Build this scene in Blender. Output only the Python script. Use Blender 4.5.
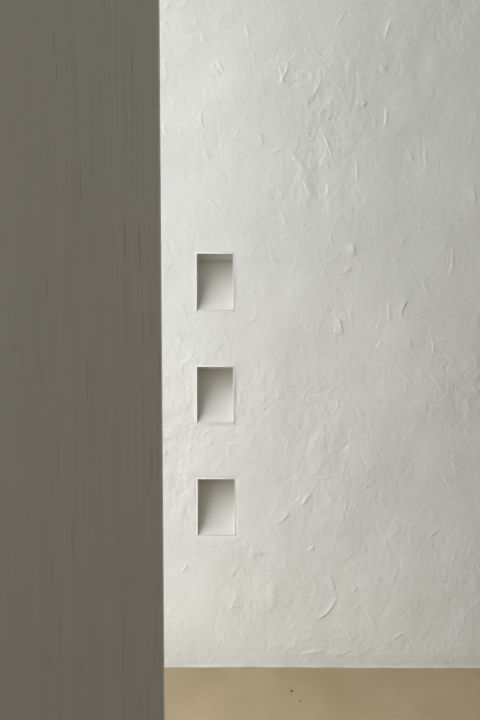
import bpy, bmesh, math, random
import numpy as np

sc = bpy.context.scene
for o in list(bpy.data.objects):
    bpy.data.objects.remove(o)

# ------------------------------------------------------------------ camera
cam = bpy.data.cameras.new('camera')
cam.sensor_fit = 'VERTICAL'; cam.sensor_height = 24.0; cam.lens = 30.0
cam_o = bpy.data.objects.new('camera', cam)
cam_o.location = (0, 0, 1.55)
cam_o.rotation_euler = (math.radians(90 - 4.9), 0, 0)
sc.collection.objects.link(cam_o); sc.camera = cam_o

# ------------------------------------------------------------------ daylight, exposure
WALL_Y = 3.525
w = bpy.data.worlds.new('overcast_sky'); sc.world = w; w.use_nodes = True
wt = w.node_tree; bg = wt.nodes['Background']
geo = wt.nodes.new('ShaderNodeTexCoord'); sep = wt.nodes.new('ShaderNodeSeparateXYZ'); rmp = wt.nodes.new('ShaderNodeValToRGB')
mr = wt.nodes.new('ShaderNodeMapRange'); mr.inputs[1].default_value = -1
wt.links.new(geo.outputs['Generated'], sep.inputs[0]); wt.links.new(sep.outputs['Z'], mr.inputs[0])
wt.links.new(mr.outputs[0], rmp.inputs[0]); wt.links.new(rmp.outputs[0], bg.inputs[0])
SKYRAMP = [(.0, (.20, .20, .19)), (.49, (.20, .20, .19)), (.51, (.72, .74, .74)), (1.0, (.98, 1.0, 1.0))]     # overcast: three times brighter overhead
while len(rmp.color_ramp.elements) < 4: rmp.color_ramp.elements.new(.5)
for el, (p_, c_) in zip(rmp.color_ramp.elements, SKYRAMP): el.position = p_; el.color = (*c_, 1)
bg.inputs[1].default_value = 1.0

# one tall window high in the left wall, beyond the free-standing panel
WIN = (1.36, 3.4, 0.2, 7.0)          # y0 y1 z0 z1 in the left wall
FILL_OPENING = (-2.7, -0.2, 2.1, 4.0)        # unseen opening added in the right wall to brighten the panel's front
H = 7.2
LX = -0.90
RX, BY = 3.0, -3.0

def portal(name, loc, rot, sx, sy):
    l = bpy.data.lights.new(name, 'AREA'); l.shape = 'RECTANGLE'
    l.size, l.size_y = sx, sy; l.cycles.is_portal = True
    o = bpy.data.objects.new(name, l); o.location = loc; o.rotation_euler = rot
    sc.collection.objects.link(o)
portal('window_portal', (LX-.01, (WIN[0]+WIN[1])/2, (WIN[2]+WIN[3])/2), (0, math.radians(-90), 0), WIN[3]-WIN[2], WIN[1]-WIN[0])

portal('added_fill_portal', (RX+.01, (FILL_OPENING[0]+FILL_OPENING[1])/2, (FILL_OPENING[2]+FILL_OPENING[3])/2), (0, math.radians(90), 0), FILL_OPENING[3]-FILL_OPENING[2], FILL_OPENING[1]-FILL_OPENING[0])  # fill light for the panel, through the added opening
sc.view_settings.view_transform = 'Standard'; sc.view_settings.look = 'None'
sc.view_settings.gamma = 1; sc.view_settings.use_curve_mapping = False
sc.view_settings.exposure = 2.08
sc.cycles.max_bounces = 10; sc.cycles.diffuse_bounces = 8

# ------------------------------------------------------------------ helpers
C = sc.collection
def link(name, me, mat=None, parent=None):
    o = bpy.data.objects.new(name, me); C.objects.link(o)
    if mat: me.materials.append(mat)
    if parent: o.parent = parent
    return o
def box_bm(bm, a, b):
    r = bmesh.ops.create_cube(bm, size=1)
    for v in r['verts']:
        for i in range(3):
            v.co[i] = a[i] + (v.co[i] + .5) * (b[i] - a[i])
    return r['verts']
def boxes(name, bs, mat, parent=None, bevel=0, seg=2):
    bm = bmesh.new()
    for a, b in bs: box_bm(bm, a, b)
    if bevel:
        bmesh.ops.bevel(bm, geom=bm.edges[:], offset=bevel, segments=seg, affect='EDGES')
    bmesh.ops.recalc_face_normals(bm, faces=bm.faces[:])
    me = bpy.data.meshes.new(name); bm.to_mesh(me); bm.free()
    return link(name, me, mat, parent)
def struct(o): o['kind'] = 'structure'; return o

def nodes(name):
    m = bpy.data.materials.new(name); m.use_nodes = True
    nt = m.node_tree; b = nt.nodes['Principled BSDF']
    return m, nt, b
def N(nt, t, **k):
    n = nt.nodes.new(t)
    for a, v in k.items():
        if a in n.inputs: n.inputs[a].default_value = v
        else: setattr(n, a, v)
    return n
def coord(nt, scale):
    g = N(nt, 'ShaderNodeNewGeometry'); mp = N(nt, 'ShaderNodeMapping')
    nt.links.new(g.outputs['Position'], mp.inputs['Vector']); mp.inputs['Scale'].default_value = scale
    return mp.outputs[0]
def noise(nt, scale, vec, detail=4, rough=.55):
    n = N(nt, 'ShaderNodeTexNoise'); n.inputs['Scale'].default_value = scale
    n.inputs['Detail'].default_value = detail; n.inputs['Roughness'].default_value = rough
    nt.links.new(vec, n.inputs['Vector']); return n.outputs['Fac']
def ramp(nt, fac, stops):
    r = N(nt, 'ShaderNodeValToRGB'); nt.links.new(fac, r.inputs[0]); e = r.color_ramp.elements
    while len(e) < len(stops): e.new(.5)
    for el, (p, c) in zip(e, stops): el.position = p; el.color = (*c, 1)
    return r.outputs[0]
def bump(nt, b, h, strength, dist):
    n = N(nt, 'ShaderNodeBump'); n.inputs['Strength'].default_value = strength; n.inputs['Distance'].default_value = dist
    nt.links.new(h, n.inputs['Height']); nt.links.new(n.outputs[0], b.inputs['Normal'])

def plaster(name, c0, c1, bd):
    m, nt, b = nodes(name)
    v = coord(nt, (1, 1, 1))
    nt.links.new(ramp(nt, noise(nt, 3.5, v, 5), [(.35, c0), (.68, c1)]), b.inputs['Base Color'])
    b.inputs['Roughness'].default_value = .62; b.inputs['Specular IOR Level'].default_value = .3
    bump(nt, b, noise(nt, 70, v, 5, .65), .55, bd)
    return m
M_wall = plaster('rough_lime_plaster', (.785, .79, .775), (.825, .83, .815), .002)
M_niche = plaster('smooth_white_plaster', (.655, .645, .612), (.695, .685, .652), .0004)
M_bead = plaster('white_edge_plaster', (.81, .805, .785), (.84, .835, .815), .0003)
M_room = plaster('grey_plaster', (.30, .30, .295), (.36, .36, .355), .001)
M_ceiling = plaster('ceiling_plaster', (.30, .30, .295), (.36, .36, .355), .001)

# tan trowelled floor
M_floor, nt, b = nodes('tan_screed')
v = coord(nt, (1, 1, 1)); va = coord(nt, (1, .5, 1))
c = ramp(nt, noise(nt, 4.5, va, 6, .6), [(.3, (.335, .257, .153)), (.7, (.40, .314, .197))])
vo = N(nt, 'ShaderNodeTexVoronoi'); vo.inputs['Scale'].default_value = 9; nt.links.new(v, vo.inputs['Vector'])
sp = ramp(nt, vo.outputs['Distance'], [(.018, (.45, .4, .35)), (.03, (1, 1, 1))])
mx = N(nt, 'ShaderNodeMix', data_type='RGBA', blend_type='MULTIPLY'); mx.inputs[0].default_value = 1
nt.links.new(c, mx.inputs[6]); nt.links.new(sp, mx.inputs[7]); nt.links.new(mx.outputs[2], b.inputs['Base Color'])
b.inputs['Roughness'].default_value = .55; b.inputs['Specular IOR Level'].default_value = .3
bump(nt, b, noise(nt, 30, v, 4), .15, .002)

# grey stained timber with long vertical grain
M_wood, nt, b = nodes('grey_stained_timber')
g1 = noise(nt, 1, coord(nt, (42, 42, 1.1)), 6, .6)
g2 = noise(nt, 1, coord(nt, (230, 230, 3.5)), 4, .6)
g3 = noise(nt, 1, coord(nt, (170, 170, 6.0)), 2, .5)
g4 = noise(nt, 2.5, coord(nt, (1, 1, .6)), 3, .5)
base = ramp(nt, g1, [(.3, (.735, .695, .60)), (.7, (.78, .74, .645))])
tint = ramp(nt, g4, [(.35, (1.0, .99, .985)), (.65, (.995, 1.0, .98))])
fine = ramp(nt, g2, [(.25, (.90, .90, .895)), (.48, (1, 1, 1)), (.70, (1.05, 1.05, 1.05))])
crack = ramp(nt, g3, [(.285, (.80, .78, .76)), (.33, (1, 1, 1))])
out = base
gx = N(nt, 'ShaderNodeNewGeometry'); sx = N(nt, 'ShaderNodeSeparateXYZ'); nt.links.new(gx.outputs['Position'], sx.inputs[0])
mk = N(nt, 'ShaderNodeMapRange'); mk.inputs[1].default_value = -.36; mk.inputs[2].default_value = -.16       # the grain closes up towards the free edge
mk.inputs[3].default_value = .18; mk.inputs[4].default_value = 1.0; nt.links.new(sx.outputs['X'], mk.inputs[0])
for k in (tint, fine, crack):
    mx = N(nt, 'ShaderNodeMix', data_type='RGBA', blend_type='MULTIPLY'); mx.inputs[0].default_value = 1
    if k is fine: nt.links.new(mk.outputs[0], mx.inputs[0])
    nt.links.new(out, mx.inputs[6]); nt.links.new(k, mx.inputs[7]); out = mx.outputs[2]
nt.links.new(out, b.inputs['Base Color'])
b.inputs['Roughness'].default_value = .6; b.inputs['Specular IOR Level'].default_value = .3
bump(nt, b, g2, .25, .0012)

M_crumb, nt, b = nodes('dark_crumb')
nt.links.new(ramp(nt, noise(nt, 300, coord(nt, (1, 1, 1))), [(.4, (.035, .026, .018)), (.6, (.06, .045, .03))]), b.inputs['Base Color'])
b.inputs['Roughness'].default_value = .8

# ------------------------------------------------------------------ rough plaster wall with three pockets
rng = np.random.default_rng(7); random.seed(7)
# openings: (x0, x1, z0, z1) of the finished niches, in metres
NICHES = [(-0.1678, -0.0277, 1.4449, 1.6626),
    (-0.1688, -0.0276, 1.0017, 1.2202),
    (-0.1678, -0.0215, 0.5465, 0.7721)]
BEAD = .0046
POCKET = .125
X = np.unique(np.round(np.concatenate([
    np.linspace(LX, -.50, 40), np.arange(-.50, 1.12, .003), np.linspace(1.12, RX, 16),
    *[[n[0]-BEAD, n[1]+BEAD] for n in NICHES]]), 5))
Z = np.unique(np.round(np.concatenate([
    np.arange(0, 2.88, .003), np.linspace(2.88, H, 12),
    *[[n[2]-BEAD, n[3]+BEAD] for n in NICHES]]), 5))
GX, GZ = np.meshgrid(X, Z, indexing='ij')

def vnoise(cell_x, cell_z, seed):
    r = np.random.default_rng(seed)
    u = (GX - LX) / cell_x; q = GZ / cell_z
    g = r.uniform(-1, 1, (int(u.max()) + 3, int(q.max()) + 3))
    i, j = u.astype(int), q.astype(int); fu, fq = u - i, q - j
    fu = fu*fu*fu*(fu*(fu*6-15)+10); fq = fq*fq*fq*(fq*(fq*6-15)+10)
    return (g[i, j]*(1-fu)+g[i+1, j]*fu)*(1-fq) + (g[i, j+1]*(1-fu)+g[i+1, j+1]*fu)*fq
patch = np.clip(.5 + .9*vnoise(.30, .38, 9), .42, 1.25)
hgt = .0030*vnoise(.33, .40, 1) + .0020*vnoise(.13, .17, 2) + (.0011*vnoise(.055, .07, 3) + .0005*vnoise(.024, .03, 4))*patch
hgt += patch*.0005*vnoise(.014, .020, 5)

def stroke(x1, z1, x2, z2, amp, wid, bend=0., side=1):
    """one trowel lap: a crest along a bent line, steep on one side, running out softly on the other"""
    global hgt
    L = math.hypot(x2-x1, z2-z1); ux, uz = (x2-x1)/L, (z2-z1)/L
    pad = wid*4 + abs(bend)*L
    ix = slice(*np.searchsorted(X, (min(x1, x2)-pad, max(x1, x2)+pad)))
    iz = slice(*np.searchsorted(Z, (min(z1, z2)-pad, max(z1, z2)+pad)))
    dx, dz = GX[ix, iz]-x1, GZ[ix, iz]-z1
    t = (dx*ux+dz*uz)/L; s = (-dx*uz+dz*ux) - bend*L*4*t*(1-t); s = s*side
    env = np.clip(np.sin(np.pi*np.clip(t, 0, 1)), 0, 1)**.7
    g = np.where(s > 0, np.exp(-s/wid), np.exp(-(s/(.0026))**2))
    hgt[ix, iz] += amp*env*g
STROKES = [(-0.107, 2.391, -0.073, 2.343, 1.0),
    (0.183, 2.391, 0.146, 2.305, 0.9),
    (-0.146, 2.204, -0.135, 2.136, 0.9),
    (-0.296, 2.166, -0.281, 2.117, 1.2),
    (-0.135, 2.06, -0.108, 2.011, 1.0),
    (0.116, 2.041, 0.162, 2.068, 0.7),
    (0.185, 2.068, 0.243, 1.973, 1.0),
    (0.243, 1.946, 0.267, 1.9, 1.2),
    (0.008, 1.946, 0.089, 1.87, 0.6),
    (-0.155, 1.908, -0.078, 1.831, 0.7),
    (0.557, 2.219, 0.554, 2.147, 1.5),
    (0.447, 2.022, 0.452, 1.938, 0.9),
    (0.319, 2.124, 0.355, 2.034, 1.4),
    (0.336, 1.935, 0.337, 1.889, 1.2),
    (0.468, 2.223, 0.487, 2.241, 1.2),
    (0.507, 2.192, 0.519, 2.143, 0.8),
    (0.647, 2.06, 0.667, 2.018, 1.0),
    (0.713, 2.068, 0.734, 1.984, 0.8),
    (0.897, 1.915, 0.91, 1.858, 1.1),
    (0.828, 1.689, 0.819, 1.58, 0.9),
    (0.71, 1.561, 0.734, 1.51, 1.0),
    (0.579, 1.471, 0.584, 1.393, 1.0),
    (0.657, 1.483, 0.634, 1.417, 1.2),
    (0.745, 1.346, 0.754, 1.264, 1.0),
    (0.61, 1.228, 0.674, 1.157, 1.0),
    (0.74, 1.208, 0.817, 1.101, 0.9),
    (0.659, 1.334, 0.679, 1.299, 0.8),
    (0.553, 1.327, 0.53, 1.287, 0.8),
    (0.409, 1.588, 0.44, 1.604, 1.0),
    (0.439, 1.697, 0.452, 1.654, 1.2),
    (0.914, 1.137, 0.947, 1.101, 1.0),
    (0.314, 0.196, 0.39, 0.291, 1.4),
    (0.272, 0.484, 0.296, 0.501, 1.3),
    (0.454, 0.312, 0.474, 0.337, 1.0),
    (0.516, 0.225, 0.553, 0.163, 1.0),
    (0.283, 0.716, 0.247, 0.664, 1.2),
    (0.798, 0.813, 0.84, 0.737, 0.9),
    (0.76, 0.537, 0.807, 0.574, 1.0),
    (-0.111, 0.974, -0.146, 0.954, 1.0),
    (-0.212, 0.427, -0.237, 0.394, 1.2),
    (-0.197, 1.256, -0.173, 1.279, 0.8),
    (-0.236, 1.236, -0.193, 1.256, 0.8),
    (0.019, 2.529, 0.031, 2.48, 1.1),
    (-0.084, 2.399, -0.061, 2.35, 1.1),
    (0.145, 2.38, 0.161, 2.305, 1.0),
    (0.362, 2.51, 0.4, 2.577, 0.7),
    (-0.152, 2.51, -0.137, 2.458, 0.8),
    (0.571, 2.547, 0.553, 2.48, 1.0),
    (-0.287, 2.399, -0.283, 2.354, 0.9),
    (0.353, 1.747, 0.369, 1.693, 0.9),
    (0.231, 2.022, 0.266, 1.976, 1.0),
    (0.069, 2.128, 0.085, 2.075, 0.8),
    (0.155, 1.831, 0.179, 1.774, 0.8),
    (0.454, 1.069, 0.482, 1.018, 0.7),
    (0.618, 0.898, 0.667, 0.849, 0.7),
    (0.817, 0.866, 0.859, 0.785, 0.7),
    (0.152, 0.59, 0.199, 0.639, 1.0),
    (0.072, 0.48, 0.088, 0.46, 1.0),
    (0.243, 0.05, 0.323, 0.071, 0.7),
    (0.614, 0.113, 0.666, 0.146, 0.7),
    (0.424, 0.154, 0.452, 0.104, 0.8),
    (-0.071, 1.366, -0.031, 1.315, 0.7),
    (-0.25, 1.483, -0.211, 1.413, 0.8),
    (-0.293, 0.97, -0.246, 0.91, 0.8),
    (0.361, 0.382, 0.382, 0.32, 0.9),
    (0.43, 1.444, 0.443, 1.397, 0.9),
    (0.384, 1.413, 0.4, 1.346, 1.2),
    (0.117, 1.677, 0.14, 1.615, 0.9),
    (0.086, 1.542, 0.109, 1.499, 0.8)]
for x1, z1, x2, z2, k in STROKES:
    stroke(x1, z1, x2, z2, .0024*k, random.uniform(.006, .013), random.uniform(-.12, .12), random.choice((1, 1, -1)))
for i in range(2600):
    x, z = random.uniform(-.45, 1.15), random.uniform(0, 2.9)
    a = random.gauss(math.pi*.53, .95); L = random.uniform(.018, .075)
    pk = patch[min(np.searchsorted(X, x), len(X)-1), min(np.searchsorted(Z, z), len(Z)-1)]
    stroke(x, z, x+L*math.cos(a), z+L*math.sin(a), random.choice((1, 1, -1))*random.choice((.4, .7, 1., 1.))*(.35+.75*pk)*random.uniform(.0004, .0015), random.uniform(.003, .011),
           random.uniform(-.25, .25), random.choice((1, -1)))
BULGES = [(0.129, 0.295, 0.018, 0.06, 0.005),
    (0.06, 0.476, 0.02, 0.02, 0.005),
    (-0.292, 1.588, 0.03, 0.04, 0.005),
    (0.436, 1.677, 0.015, 0.025, 0.004),
    (0.392, 1.378, 0.02, 0.035, 0.004),
    (0.608, 0.542, 0.015, 0.015, 0.003),
    (0.365, 1.366, 0.006, 0.006, -0.004),
    (0.328, 2.06, 0.02, 0.06, 0.004),
    (0.524, 0.849, 0.05, 0.07, 0.003),
    (-0.04, 0.279, 0.05, 0.05, 0.003)]
for x, z, rx, rz, a in BULGES:
    hgt += .45*a*np.exp(-((GX-x)/rx)**2-((GZ-z)/rz)**2)
hgt += np.interp(GX, (-.6, -.3, 0, .25, .47, .94, 1.3), (.006, .005, -.003, -.001, .004, .013, .018))*np.clip(1-GZ/.7, 0, 1)**1.5   # the foot of the hand-made wall is not straight
hgt += .0035*np.exp(-(GZ/.006)**2)*(.6+.4*vnoise(.08, 9., 12))
hgt += .0018*vnoise(.045, .03, 11)*np.exp(-GZ/.012)
# calm towards the crisp niche edges and the floor line
d = np.full(GX.shape, 9.)
for x0, x1, z0, z1 in NICHES:
    qx = np.maximum(np.maximum(x0-BEAD-GX, GX-x1-BEAD), 0); qz = np.maximum(np.maximum(z0-BEAD-GZ, GZ-z1-BEAD), 0)
    d = np.minimum(d, np.hypot(qx, qz))
s = np.clip(d/.011, 0, 1); hgt *= s*s*(3-2*s)
hgt *= .75 + .25*np.clip(GZ/.05, 0, 1)

nx, nz = len(X), len(Z)
idx = np.arange(nx*nz).reshape(nx, nz)
co = np.stack([GX, WALL_Y - hgt, GZ], -1).reshape(-1, 3)
cx, cz = (X[:-1]+X[1:])/2, (Z[:-1]+Z[1:])/2
keep = np.ones((nx-1, nz-1), bool)
for x0, x1, z0, z1 in NICHES:
    keep &= ~(((cx > x0-BEAD) & (cx < x1+BEAD))[:, None] & ((cz > z0-BEAD) & (cz < z1+BEAD))[None, :])
quads = np.stack([idx[:-1, :-1], idx[1:, :-1], idx[1:, 1:], idx[:-1, 1:]], -1)[keep]
verts = co.tolist(); faces = quads.tolist()
def add(vs, f):
    o = len(verts); verts.extend(vs); faces.extend([[o+i for i in q] for q in f])
for x0, x1, z0, z1 in NICHES:                          # the pocket behind each niche
    a, b_, c_, d_ = x0-BEAD, x1+BEAD, z0-BEAD, z1+BEAD; y0, y1 = WALL_Y, WALL_Y+POCKET
    add([(a, y0, c_), (b_, y0, c_), (b_, y0, d_), (a, y0, d_), (a, y1, c_), (b_, y1, c_), (b_, y1, d_), (a, y1, d_)],
        [(4, 5, 6, 7), (0, 1, 5, 4), (1, 2, 6, 5), (2, 3, 7, 6), (3, 0, 4, 7)])
yb = WALL_Y + .25                                      # sides and back of the wall
add([(LX, WALL_Y-.001, 0), (RX, WALL_Y-.001, 0), (RX, WALL_Y-.001, H), (LX, WALL_Y-.001, H), (LX, yb, 0), (RX, yb, 0), (RX, yb, H), (LX, yb, H)],
    [(5, 4, 7, 6), (0, 4, 5, 1), (1, 5, 6, 2), (2, 6, 7, 3), (3, 7, 4, 0)])
me = bpy.data.meshes.new('wall_back'); me.from_pydata(verts, [], faces); me.update()
sm = np.zeros(len(me.polygons), bool); sm[:len(quads)] = True
me.polygons.foreach_set('use_smooth', sm)
struct(link('wall_back', me, M_wall))

# ------------------------------------------------------------------ room shell
T = .2
struct(boxes('floor', [((LX-T, BY-T, -.15), (RX+T, WALL_Y+.25, 0))], M_floor))
struct(boxes('ceiling', [((LX-T, BY-T, H), (RX+T, WALL_Y+.25, H+T))], M_ceiling))
w0, w1, w2, w3 = WIN
struct(boxes('wall_left', [((LX-T, BY, 0), (LX, w0, H)), ((LX-T, w1, 0), (LX, WALL_Y+.25, H)),
                           ((LX-T, w0, 0), (LX, w1, w2)), ((LX-T, w0, w3), (LX, w1, H))], M_room))
q0, q1, q2, q3 = FILL_OPENING
struct(boxes('wall_right', [((RX, BY, 0), (RX+T, q0, H)), ((RX, q1, 0), (RX+T, WALL_Y+.25, H)),
                            ((RX, q0, 0), (RX+T, q1, q2)), ((RX, q0, q3), (RX+T, q1, H))], M_room))
struct(boxes('wall_front', [((LX-T, BY-T, 0), (RX+T, BY, H))], M_room))

# ------------------------------------------------------------------ grey timber partition in the foreground
PX, PY = -0.1323, 1.50
p = boxes('partition_panel', [((PX-.73, PY, 0.0), (PX, PY+.024, 3.4))], M_wood, bevel=.0015, seg=2)
p['label'] = 'tall dark grey timber partition panel with vertical grain, close in front of white wall'
p['category'] = 'partition'

# ------------------------------------------------------------------ recessed niches
def frame_bead(name, x0, x1, z0, z1, y, r, mat, parent):
    """a rounded plaster arris running round the opening"""
    bm = bmesh.new(); n = 8; rings = []
    for sx, sz, px, pz in ((-1, -1, x0, z0), (1, -1, x1, z0), (1, 1, x1, z1), (-1, 1, x0, z1)):
        ring = []
        for k in range(n):
            a = 2*math.pi*k/n + math.pi/n
            o = r*math.cos(a)/math.cos(math.pi/n) + r
            ring.append(bm.verts.new((px+sx*o, y + r*.9*math.sin(a)/math.cos(math.pi/n), pz+sz*o)))
        rings.append(ring)
    for i in (1, 2, 3):                                # sides and head; the foot runs out flush
        A, B = rings[i], rings[(i+1) % 4]
        for k in range(n):
            bm.faces.new((A[k], A[(k+1) % n], B[(k+1) % n], B[k]))
    bmesh.ops.recalc_face_normals(bm, faces=bm.faces[:])
    for f in bm.faces: f.smooth = True
    me = bpy.data.meshes.new(name); bm.to_mesh(me); bm.free()
    return link(name, me, mat, parent)
DEPTH = .132
SILL = .005
CURVE = 1.0
def slab(name, xs, prof, parent):
    """a (y, z) profile extruded along x"""
    bm = bmesh.new()
    for xa, xb in xs:
        A = [bm.verts.new((xa, y, z)) for y, z in prof]; B = [bm.verts.new((xb, y, z)) for y, z in prof]
        n = len(prof)
        bm.faces.new(A); bm.faces.new(B[::-1])
        for k in range(n): bm.faces.new((A[k], B[k], B[(k+1) % n], A[(k+1) % n]))
    bmesh.ops.recalc_face_normals(bm, faces=bm.faces[:])
    me = bpy.data.meshes.new(name); bm.to_mesh(me); bm.free()
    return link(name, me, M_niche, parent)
LABELS = ['topmost small rectangular niche recessed in the white plaster wall',
          'middle small rectangular niche, between the two other niches in the white wall',
          'lowest small rectangular niche in the white plaster wall, nearest the floor']
for (x0, x1, z0, z1), lab in zip(NICHES, LABELS):
    e = bpy.data.objects.new('wall_niche', None); C.objects.link(e)
    ox, oz = (x0+x1)/2, z0
    e.location = (ox, WALL_Y, oz); e.empty_display_size = .05
    e['label'] = lab; e['category'] = 'niche'; e['group'] = 'recessed niches in the plaster wall'
    a, b_, h, t = x0-ox, x1-ox, z1-z0, BEAD
    y0, e0 = .003, .006
    # the back slopes forward: deep under the soffit, running out almost flush at the bottom
    prof = [(SILL + (DEPTH-SILL)*math.sin(math.pi/2*k)**CURVE, h*k) for k in [i/16 for i in range(17)]]
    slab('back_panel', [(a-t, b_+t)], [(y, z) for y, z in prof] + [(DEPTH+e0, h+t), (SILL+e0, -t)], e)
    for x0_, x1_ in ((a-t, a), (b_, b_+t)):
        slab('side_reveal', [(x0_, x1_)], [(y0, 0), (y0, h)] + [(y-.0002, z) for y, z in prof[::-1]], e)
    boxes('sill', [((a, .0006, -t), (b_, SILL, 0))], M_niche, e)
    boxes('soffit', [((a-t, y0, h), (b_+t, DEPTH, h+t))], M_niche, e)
    frame_bead('edge_bead', a, b_, 0, h, .0007, BEAD/2, M_bead, e)

# ------------------------------------------------------------------ two specks lying on the floor
def crumb(name, x, y, L, W, Ht, rz, seed):
    r = random.Random(seed); bm = bmesh.new()
    bmesh.ops.create_icosphere(bm, subdivisions=2, radius=1)
    for v in bm.verts:
        k = 1 + r.uniform(-.2, .2)
        v.co.x *= L*k; v.co.y *= W*k; v.co.z = max(v.co.z*k, -.6)*Ht
    lo = min(v.co.z for v in bm.verts)
    for v in bm.verts: v.co.z -= lo
    me = bpy.data.meshes.new(name); bm.to_mesh(me); bm.free()
    o = link(name, me, M_crumb); o.location = (x, y, 0); o.rotation_euler = (0, 0, rz)
    return o
for i, (x, y, L, W, Ht, lab) in enumerate([(0.196, 3.306, 0.0042, 0.0028, 0.003, 'larger of two dark crumbs on the tan floor, nearer the white wall'),
    (0.225, 3.224, 0.0026, 0.0022, 0.0022, 'smaller of two dark crumbs on the tan floor, farther from the white wall')]):
    o = crumb('floor_crumb', x, y, L, W, Ht, .3*i, i)
    o['label'] = lab; o['category'] = 'crumb'; o['group'] = 'dark crumbs on the tan floor'
